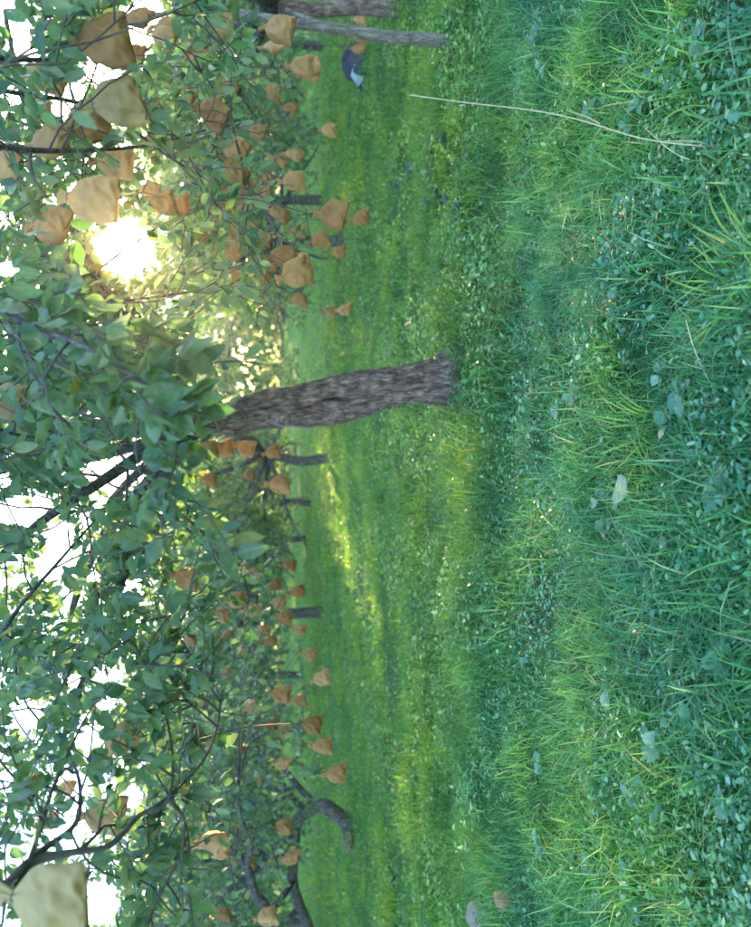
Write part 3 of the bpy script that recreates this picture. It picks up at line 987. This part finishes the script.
A_.finish(lambda P: P[:, 2] > np.where(np.abs(P[:, 0] - 0.55) < 0.75, 1.85, 1.30 - 0.12 * np.abs(P[:, 0] - 0.6)), 300)
B_.finish(lambda P: P[:, 2] > 0.95, 0)
C_.finish(lambda P: P[:, 2] > np.where(P[:, 0] < -5.6, 1.12, 0.8), 0)
E_.finish(lambda P: P[:, 2] > np.where(P[:, 0] < -3.6, 1.27, 1.05), 0)
F_.finish(lambda P: P[:, 2] > 1.62, 300)
G_.finish(lambda P: P[:, 2] > 1.5, 300)

# ------------------------------------------------------------------ trees farther back (three shapes, turned and scaled)
protos, PROTO = [], []
for k in range(3):
    t = Tree('apple_tree', '', (0, 0, 0), 300 + k)
    z = t.base
    tr = smooth_line([z + (0, 0, -0.15), z + (0.08 * (k - 1), 0.02, 0.5), z + (0, 0.05, 0.95), z + (0.05, 0, 1.3)], 5)
    t.trunk(tr, np.linspace(0.105, 0.07, len(tr)), M['bark_smooth'], 10)
    for q in range(10):
        az, el = q * 36 + t.rng.uniform(-12, 12), t.rng.uniform(15, 68)
        d = (math.cos(R(az)) * math.cos(R(el)), math.sin(R(az)) * math.cos(R(el)), math.sin(R(el)))
        t.limb(grow(tr[-1] - np.array([0, 0, .05]), d, t.rng.uniform(2.2, 3.1), 8, t.rng, -0.045, 0.1), 0.06, 0.014, sides=6)
    for q in range(5):
        az, el = q * 72 + t.rng.uniform(-20, 20), t.rng.uniform(-8, 12)
        d = (math.cos(R(az)) * math.cos(R(el)), math.sin(R(az)) * math.cos(R(el)), math.sin(R(el)))
        t.limb(grow(tr[-1] - np.array([0, 0, .1]), d, t.rng.uniform(1.9, 2.6), 8, t.rng, -0.02, 0.1), 0.05, 0.014, sides=6)
    t.fill(9, 1.3, 7, 0.5, 10, 0.105, 0.2, False, False, ok=lambda p: p[2] > 0.65)
    P = np.array(t.lp)
    V, T = scatter_leaves(P, np.array(t.la), np.array(t.ln), np.array(t.ll), LEAF5, LEAF5T)
    ok = P[:, 2] > 0.6
    T = T.reshape(-1, len(LEAF5T), 3)[ok].reshape(-1, 3)
    f = put('foliage', tri_mesh('foliage', V, T), t.root, M['far_leaf']); tag(f, kind='stuff')
    w = put('twigs', t.tw.mesh('twigs'), t.root, M['twig']); tag(w, kind='stuff')
    protos.append(t.root)
    PROTO.append((P, V, T.reshape(-1, len(LEAF5T), 3), ok))

far = [  # x, y, scale, turn, label
    (0.15, 17.6, 1.1, 20, 'small far apple tree with two thin trunks showing left of the thick trunk'),
    (-3.6, 19.5, 1.35, 80, 'far apple tree beyond the sunlit streak, left of the middle'),
    (4.0, 14.2, 0.95, 140, 'apple tree behind the middle tree, just to its right'),
    (8.4, 13.6, 1.25, 200, 'far apple tree at the upper right behind the dark-trunked tree'),
    (6.4, 19.5, 1.2, 30, 'farther apple tree seen under the right-hand crown'),
    (-11.6, 18.5, 1.5, 260, 'far apple tree behind the arched trunk on the left'),
    (-7.4, 22.5, 1.45, 310, 'far apple tree between the arched trunk and the sunlit streak'),
    (-13.6, 14.5, 1.5, 10, 'far apple tree at the lower left edge, beyond the arched trunk'),
]
back = [(-1.3, 25.5, 1.05), (-2.6, 28, 1.1), (10.4, 20, 1.1), (12.6, 26, 1.15), (6.0, 28, 1.15), (-14.8, 26, 1.5), (-8.2, 31, 1.4), (0.6, 34, 1.1), (9.5, 35, 1.15),
        (-4.6, 38, 1.15), (-14.5, 36, 1.2), (15.5, 33, 1.15), (-19, 28, 1.15), (18.5, 25, 1.1), (-20, 40, 1.2), (9.6, 44, 1.15), (14, 43, 1.2), (-10.5, 45, 1.2), (-1, 46, 1.15), (21, 41, 1.2)]
used = [False] * 3


def copy_tree(o, parent=None):
    c = o.copy(); col.objects.link(c); c.parent = parent
    for ch in list(o.children): copy_tree(ch, c)
    return c


spots = far + [(x, y, s, (x * 77 + y * 31) % 360, 'distant apple tree in the rows at the back of the orchard') for x, y, s in back]
for i, (x, y, s, turn, label) in enumerate(spots):
    k = i % 3
    o = protos[k] if not used[k] else copy_tree(protos[k])
    used[k] = True
    o.location = (x, y, float(ground_z(x, y)))
    o.rotation_euler = (0, 0, R(turn))
    o.scale = (s * 1.05, s * 1.05, s)
    Pk, Vk, Tk, okk = PROTO[k]
    mw = np.array(Matrix.LocRotScale(o.location, o.rotation_euler, o.scale))
    kb = clear_beams(Pk @ mw[:3, :3].T + mw[:3, 3], 0.06, i < len(far))[okk]
    if not kb.all():                                # sunlight comes through this crown: it has a gap there
        fo = [c for c in o.children if c.name.startswith('foliage')][0]
        fo.data = tri_mesh('foliage', Vk, Tk[kb].reshape(-1, 3)); fo.data.materials.append(M['far_leaf'])
    o['label'] = label
    o['group'] = 'apple trees of the orchard' if i < len(far) else 'distant apple trees at the back'

# ---- wood that closes the view
rw = np.random.default_rng(71)
n = 40000
ang = rw.uniform(R(-62), R(62), n)
dist = rw.uniform(60, 82, n)
hgt = 10.8 + 1.3 * np.sin(ang * 17) + 1.0 * np.sin(ang * 41 + 1) + 0.6 * np.sin(ang * 97)
zz = rw.uniform(0, 1, n) ** 0.8 * hgt
P = np.stack([np.sin(ang) * dist, np.cos(ang) * dist, zz], -1)
P = P[clear_beams(P, 0.8)]; n = len(P)
V, T = scatter_leaves(P, rw.normal(0, 1, (n, 3)), rw.normal(0, 1, (n, 3)) + (0, 0, 0.8), rw.uniform(0.65, 1.25, n), LEAF5, LEAF5T)
wood = put('far_wood', tri_mesh('far_wood', V, T), None, M['far_leaf'])
tag(wood, 'green band of woodland closing the view behind the orchard', 'woodland', kind='stuff')

# ------------------------------------------------------------------ grass and low weeds (nobody could count them)
rg = np.random.default_rng(5)


def strip(n, y0, y1, power, side=1.3):
    u = rg.uniform(0, 1, n)
    e = 2.0 - power
    y = (y0 ** e + u * (y1 ** e - y0 ** e)) ** (1 / e)
    x = rg.uniform(-1, 1, n) * (0.62 * y + side)
    return x, y


def fbm(x, y, f, seed):
    r = np.random.default_rng(seed)
    z = np.zeros_like(x)
    for k in range(5):
        a = r.uniform(0, 6.28); ff = f * r.uniform(0.6, 1.8)
        z += np.sin(ff * (x * math.cos(a) + y * math.sin(a)) + r.uniform(0, 6.28))
    return z / 5


def blades(x, y, h, wd, lean, segs):
    n = len(x)
    z = ground_z(x, y) - 0.004
    az = rg.uniform(0, 2 * math.pi, n)
    d = np.stack([np.cos(az), np.sin(az), np.zeros(n)], -1)
    face = az + rg.normal(0, 0.9, n) + math.pi / 2
    s = np.stack([np.cos(face), np.sin(face), np.zeros(n)], -1)
    base = np.stack([x, y, z], -1)
    V = []
    ts = np.linspace(0, 1, segs + 1)
    for t in ts:
        c = base + d * (lean * h * t ** 1.8)[:, None]
        c[:, 2] += h * (t - lean * 0.35 * t * t)
        if t < 1:
            w = wd * (1 - 0.75 * t) * 0.5
            V += [c - s * w[:, None], c + s * w[:, None]]
        else:
            V.append(c)
    V = np.stack(V, 1)
    k = V.shape[1]
    T = []
    for i in range(segs - 1):
        a = 2 * i
        T += [(a, a + 1, a + 3), (a, a + 3, a + 2)]
    T.append((k - 3, k - 2, k - 1))
    T = np.array(T)[None] + (np.arange(n) * k)[:, None, None]
    return V.reshape(-1, 3), T.reshape(-1, 3)


def trunk_clear(x, y):
    k = np.ones(len(x), bool)
    for (tx, ty, r) in ((mb.x, mb.y, 0.17),):
        k &= (x - tx) ** 2 + (y - ty) ** 2 > r * r
    return k


def grass_layer(name, n, y0, y1, power, hmin, hmax, w0, w1, segs, side, seed, label):
    x, y = strip(n, y0, y1, power, side)
    clump = fbm(x, y, 5.0, seed) + 0.6 * fbm(x, y, 1.6, seed + 1)
    keep = (rg.uniform(-1.0, 1.0, n) < clump * 1.9 + 0.8) & trunk_clear(x, y)
    x, y, clump = x[keep], y[keep], clump[keep]
    m_ = len(x)
    h = rg.uniform(hmin, hmax, m_) * (0.75 + 0.7 * np.clip(clump, -0.6, 1))
    V, T = blades(x, y, h, rg.uniform(w0, w1, m_), np.clip(rg.normal(0.95, 0.5, m_), 0.05, 2.0), segs)
    o = put(name, tri_mesh(name, V, T), None, M['grass'])
    tag(o, label, 'grass', kind='stuff')


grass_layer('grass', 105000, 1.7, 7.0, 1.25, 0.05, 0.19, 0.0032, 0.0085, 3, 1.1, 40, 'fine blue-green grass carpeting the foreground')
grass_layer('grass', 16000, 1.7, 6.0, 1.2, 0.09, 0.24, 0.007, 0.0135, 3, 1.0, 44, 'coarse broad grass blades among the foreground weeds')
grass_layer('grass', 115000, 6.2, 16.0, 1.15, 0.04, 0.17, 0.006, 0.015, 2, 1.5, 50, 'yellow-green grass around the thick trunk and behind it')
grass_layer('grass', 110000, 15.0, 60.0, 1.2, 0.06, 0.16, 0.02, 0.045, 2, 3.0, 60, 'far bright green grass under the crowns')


def weed_layer(name, n, y0, y1, power, size0, size1, hmax, side, seed, label, th=0.0):
    x, y = strip(n, y0, y1, power, side)
    clump = fbm(x, y, 4.0, seed) + 0.7 * fbm(x, y, 1.3, seed + 1)
    keep = (clump > th + rg.normal(0, 0.25, n)) & trunk_clear(x, y)
    x, y, clump = x[keep], y[keep], clump[keep]
    k = 5                                   # leaves on one sprig
    m_ = len(x)
    X = np.repeat(x, k) + rg.normal(0, 0.016, m_ * k) * (y.repeat(k) / 4) ** 0.5
    Y = np.repeat(y, k) + rg.normal(0, 0.016, m_ * k) * (y.repeat(k) / 4) ** 0.5
    H = ground_z(X, Y) + rg.uniform(0.012, 1, m_ * k) ** 1.0 * hmax * (0.6 + 0.4 * np.repeat(np.clip(clump, 0, 1), k))
    a = rg.normal(0, 1, (m_ * k, 3)); a[:, 2] = np.abs(a[:, 2]) * 0.35 - 0.05
    nn = rg.normal(0, 0.45, (m_ * k, 3)) + (0, 0, 1)
    L = rg.uniform(size0, size1, m_ * k)
    V, T = scatter_leaves(np.stack([X, Y, H], -1), a, nn, L, *((LEAF8, LEAF8T) if y0 < 3 else (LEAF5, LEAF5T)), L * rg.uniform(0.45, 1.2, m_ * k))
    o = put(name, tri_mesh(name, V, T, y0 < 3), None, M['weed'])
    tag(o, label, 'weeds', kind='stuff')


weed_layer('low_weeds', 15500, 1.7, 7.0, 1.25, 0.011, 0.036, 0.13, 1.1, 80, 'small-leaved blue-green weeds mixed into the foreground grass', -0.05)
weed_layer('low_weeds', 32000, 4.8, 18.0, 1.2, 0.025, 0.065, 0.24, 1.5, 90, 'bushy low weeds in the grass around and behind the trunk', 0.08)

# ------------------------------------------------------------------ things on the ground
# leaning pole at the right
pb = ground_at(457, 42)
Dp = (pb - CAM).dot(FWD)
pole_root = empty('support_pole', pb)
tag(pole_root, 'thin pale grey wooden pole leaning up into the right-hand crown', 'pole')
pl = smooth_line([np.array(pb) - (0, 0, .08), at(456, 42, Dp), at(420, 39, Dp), at(380, 36, Dp), at(340, 29, Dp), at(300, 24, Dp), at(240, 14, Dp)], 4)
b = MB(); b.tube(pl - np.array(pb), np.interp(np.linspace(0, 1, len(pl)), [0, 0.3, 1], [0.048, 0.05, 0.036]), 10)
put('shaft', b.mesh('shaft'), pole_root, M['pole'])
b = MB(); e = pl[-8] - np.array(pb)
b.tube([e, e + (0.05, 0.02, 0.14), e + (0.14, 0.05, 0.34)], [0.026, 0.022, 0.016], 7)
put('fork', b.mesh('fork'), pole_root, M['pole'])

# dark slumped sack under the right tree
sb = ground_at(366, 68)
V, T = [], []
ns, nr = 22, 14
for i in range(nr):
    t = i / (nr - 1)
    for j in range(ns):
        a = 2 * math.pi * j / ns
        rr = (0.24 * (1 - t ** 2.6) ** 0.5 + 0.02) * (1 + 0.16 * math.sin(3 * a + 4 * t) + 0.10 * math.sin(5 * a - 3 * t + 1))
        V.append((rr * 1.15 * math.cos(a) + 0.07 * t, rr * 0.85 * math.sin(a), 0.34 * t * (1 + 0.10 * math.sin(2 * a + 1)) - 0.01))
for i in range(nr - 1):
    for j in range(ns):
        a, b2 = i * ns + j, i * ns + (j + 1) % ns
        T += [(a, b2, b2 + ns), (a, b2 + ns, a + ns)]
sack = put('sack', tri_mesh('sack', V, T, True), None, M['sack'], sb)
tag(sack, 'dark navy sack slumped on the grass under the right-hand tree', 'sack')
V2 = [(-0.26, -0.16, 0.06), (-0.10, -0.235, 0.05), (-0.06, -0.20, 0.2), (-0.2, -0.14, 0.24), (-0.33, -0.1, 0.13), (-0.18, -0.2, 0.12)]
put('folded_flap', tri_mesh('folded_flap', V2, [(0, 1, 5), (1, 2, 5), (2, 3, 5), (3, 4, 5), (4, 0, 5)], True), sack, M['sack_pale'])


# stones
def stone(px, size, mat, label, seed):
    p = ground_at(*px)
    r = np.random.default_rng(seed)
    me = bpy.data.meshes.new('stone')
    import bmesh
    bm = bmesh.new()
    bmesh.ops.create_icosphere(bm, subdivisions=3, radius=1)
    for v in bm.verts:
        q = v.co.copy()
        f = 1 + 0.28 * mnoise.noise(q * 1.1 + Vector((seed, 0, 0))) + 0.08 * mnoise.noise(q * 3.1)
        v.co = Vector((q.x * size[0] * f, q.y * size[1] * f, q.z * size[2] * f))
    bm.to_mesh(me); bm.free()
    me.polygons.foreach_set('use_smooth', np.ones(len(me.polygons), bool))
    o = put('stone', me, None, mat, p + Vector((0, 0, size[2] * 0.55)))
    o.rotation_euler = (0.2, -0.15, seed)
    tag(o, label, 'stone', 'stones in the grass')


stone((487, 915), (0.10, 0.08, 0.085), M['stone'], 'grey stone half sunk in the grass at the bottom edge', 4)
stone((512, 900), (0.065, 0.05, 0.07), M['stone_warm'], 'small reddish brown stone next to the grey one near the bottom edge', 9)


# dry stalk standing at the upper right
def stalk(name, label, root_px, pts, r, sides):
    g = ground_at(*root_px)
    D = (g - CAM).dot(FWD)
    o = empty(name, g); tag(o, label, 'dry stalk')
    gb_ = np.array(g)
    ln = smooth_line([gb_ - (0, 0, 0.02)] + [at(x, y, D - (root_px[0] - x) * 0.0006) for x, y in pts], 5)
    bb = MB(); bb.tube(ln - gb_, np.linspace(r, r * 0.55, len(ln)), 6)
    put('stem', bb.mesh('stem'), o, M['straw'])
    for poly in sides:
        bb = MB(); l2 = smooth_line([at(x, y, D - (root_px[0] - x) * 0.0006 - 0.01) for x, y in poly], 4)
        bb.tube(l2 - gb_, np.linspace(r * 0.8, r * 0.4, len(l2)), 5)
        put('side_shoot', bb.mesh('side_shoot'), o, M['straw'])


stalk('dry_stalk', 'long thin pale dry stalk rising from the foreground at the upper right', (722, 147), [(690, 145), (640, 138), (580, 120), (530, 110), (470, 103), (410, 95)], 0.0024,
      [[(600, 124), (585, 116), (568, 111)], [(690, 160), (670, 150), (645, 128)], [(722, 152), (700, 142), (665, 141)]])
stalk('dry_stalk', 'short thin dry stem bent in the grass right of the middle', (725, 405), [(712, 385), (698, 358), (690, 335), (686, 320)], 0.0025, [])
stalk('dry_stalk', 'short pale dry stem upright in the grass near the top edge', (603, 62), [(602, 50), (601, 30), (600, 5)], 0.0028, [])


# tufts of larger, yellower grass: each blade its own piece
def blade_mesh(seed):
    r = np.random.default_rng(seed)
    V, T = [], []
    lean = r.uniform(0.45, 1.0)
    for i, t in enumerate(np.linspace(0, 1, 6)):
        w = 0.022 * (1 - t) ** 0.7 * (0.7 + 0.6 * min(t * 3, 1)) if t < 1 else 0.0006
        V += [(lean * t ** 1.7, -w, t * (1 - 0.42 * lean * t)), (lean * t ** 1.7, w, t * (1 - 0.42 * lean * t))]
    for i in range(5):
        a = 2 * i
        T += [(a, a + 1, a + 3), (a, a + 3, a + 2)]
    me = tri_mesh('blade', V, T, True)
    me.materials.append(M['lime_grass'])
    return me


BL = [blade_mesh(i) for i in range(5)]
rt = np.random.default_rng(15)


def tuft(px, n, h0, h1, spread, label):
    g = ground_at(*px)
    o = empty('grass_tuft', g); tag(o, label, 'grass tuft', 'tufts of longer grass')
    for k in range(n):
        c = put('blade', BL[k % 5], o)
        r_, a_ = spread * math.sqrt(rt.uniform()), rt.uniform(0, 6.28)
        c.location = (r_ * math.cos(a_), r_ * math.sin(a_), -0.01)
        h = rt.uniform(h0, h1)
        c.scale = (h, h * rt.uniform(0.7, 1.3), h * rt.uniform(0.8, 1.1))
        c.rotation_euler = (rt.normal(0, 0.2), rt.normal(0, 0.2), a_ + rt.normal(0, 0.8))


tuft((748, 275), 46, 0.13, 0.24, 0.12, 'bright yellow-green grass tuft at the right edge, above the middle')
tuft((700, 245), 30, 0.10, 0.18, 0.11, 'lime grass tuft next to the brightest one at the right edge')
tuft((650, 62), 34, 0.10, 0.19, 0.13, 'light green grass tuft near the top right corner')
tuft((690, 95), 28, 0.10, 0.17, 0.12, 'pale grass tuft between the dry stalk and the top right corner')
tuft((645, 430), 34, 0.12, 0.20, 0.10, 'tall fine grass tuft behind the pale torn leaf')
tuft((620, 345), 26, 0.10, 0.17, 0.10, 'grass tuft in the near grass below the thick trunk')


# broad-leaved weeds: each leaf its own piece
def weed_plant(px, n, size, meshes, label, group, upright=0.45):
    g = ground_at(*px)
    o = empty('broadleaf_weed', g); tag(o, label, 'weed', group)
    for k in range(n):
        a_ = k * 2.4 + rt.uniform(-0.4, 0.4)
        a = np.array([[math.cos(a_), math.sin(a_), rt.uniform(0.1, upright * 2)]])
        nn = np.array([[0, 0, 1.0]]) + rt.normal(0, 0.3, (1, 3))
        a, s, n_ = leaf_frame(a, nn)
        L = size * rt.uniform(0.7, 1.2)
        c = put('leaf', meshes[k % len(meshes)], o)
        c.matrix_local = frame_matrix(np.array([0, 0, 0.03 + 0.02 * rt.uniform()]) + a[0] * 0.012, a[0], s[0], n_[0], L, L * rt.uniform(0.9, 1.4))


weed_plant((735, 490), 15, 0.065, BLUE_MESHES, 'bluish rosette weed at the right edge, level with the torn pale leaf', 'broad-leaved weeds in the grass')
weed_plant((668, 742), 7, 0.06, BLUE_MESHES, 'pale bluish broad-leaved weed in the lower right grass', 'broad-leaved weeds in the grass')
weed_plant((705, 720), 7, 0.06, BLUE_MESHES, 'large-leaved bluish weed near the right edge, lower half', 'broad-leaved weeds in the grass')
weed_plant((740, 660), 8, 0.065, BLUE_MESHES, 'broad bluish weed cut by the right edge, lower half', 'broad-leaved weeds in the grass')
weed_plant((585, 395), 9, 0.075, BLUE_MESHES, 'blue-green weed with broad leaves in the middle of the near grass', 'broad-leaved weeds in the grass')
weed_plant((622, 705), 6, 0.07, BLUE_MESHES, 'small pale-leaved weed beside the lower fallen leaf', 'broad-leaved weeds in the grass')
weed_plant((550, 845), 12, 0.075, BLUE_MESHES, 'bushy blue-green weed near the small reddish stone', 'broad-leaved weeds in the grass')
for _ in range(46):
    px = (float(rt.uniform(520, 745)), float(rt.uniform(10, 915)))
    weed_plant(px, int(rt.integers(4, 9)), float(rt.uniform(0.035, 0.065)), BLUE_MESHES, 'low weed with small bluish leaves scattered through the near grass', 'small scattered weeds', 0.35)
for _ in range(14):
    px = (float(rt.uniform(400, 480)), float(rt.uniform(140, 215)))
    weed_plant(px, int(rt.integers(6, 10)), float(rt.uniform(0.05, 0.085)), DARK_MESHES, 'dark bluish weed in the patch between the dry stalk and the trunk', 'bluish weed patch behind the stalk', 0.7)


# fallen leaves with the pale side up
def fallen(px, size, turn, label, wide=1.0):
    g = ground_at(*px)
    a = np.array([[math.cos(turn), math.sin(turn), 0.15]]); nn = np.array([[0.0, -0.45, 1.0]])
    a, s, n_ = leaf_frame(a, nn)
    o = put('fallen_leaf', PALE_MESHES[int(size * 1000) % 4])
    o.matrix_world = frame_matrix(np.array(g) + np.array([0, 0, 0.085]), a[0], s[0], n_[0], size, size * wide)
    tag(o, label, 'leaf', 'fallen leaves on the grass')
    bb = MB(); bb.tube([(0, 0, 0), (-0.12, 0.01, 0.01), (-0.26, 0.03, -0.05)], [0.014, 0.012, 0.01], 5)
    put('petiole', bb.mesh('petiole'), o, M['pale_leaf'])


fallen((650, 495), 0.115, 1.2, 'largest torn pale leaf lying on the grass, lower right of the middle', 1.7)
fallen((618, 503), 0.085, 1.6, 'narrow pale leaf lying beside the large torn one', 0.9)
fallen((575, 407), 0.085, 2.3, 'pale leaf on the grass nearer to the thick trunk', 1.2)
fallen((630, 708), 0.08, 0.4, 'pale leaf lying in the lower grass', 1.0)
fallen((672, 745), 0.075, -0.6, 'pale leaf farthest down on the right', 1.2)
fallen((690, 545), 0.045, 0.9, 'tiny whitish leaf below the large torn one', 1.3)

# ------------------------------------------------------------------ thin scattering air, added to make a warm glow round the sun
HZ = 0.00045
if True:
    x0, x1, y0, y1, z0, z1 = -110, 110, -25, 100, -1.5, 14
    V = [(x, y, z) for z in (z0, z1) for y in (y0, y1) for x in (x0, x1)]
    T = [(0, 2, 3), (0, 3, 1), (4, 5, 7), (4, 7, 6), (0, 1, 5), (0, 5, 4), (2, 6, 7), (2, 7, 3), (0, 4, 6), (0, 6, 2), (1, 3, 7), (1, 7, 5)]
    hm, nt, out = new_mat('sun_glow_haze')
    pv = N(nt, 'ShaderNodeVolumePrincipled')
    pv.inputs['Color'].default_value = (0.95, 0.95, 0.95, 1)
    pv.inputs['Density'].default_value = HZ
    pv.inputs['Anisotropy'].default_value = 0.9
    nt.links.new(pv.outputs[0], out.inputs['Volume'])
    hz = put('haze', tri_mesh('haze', V, T), None, hm)
    tag(hz, 'thin haze added to the orchard air for a glow round the sun', 'haze', kind='stuff')
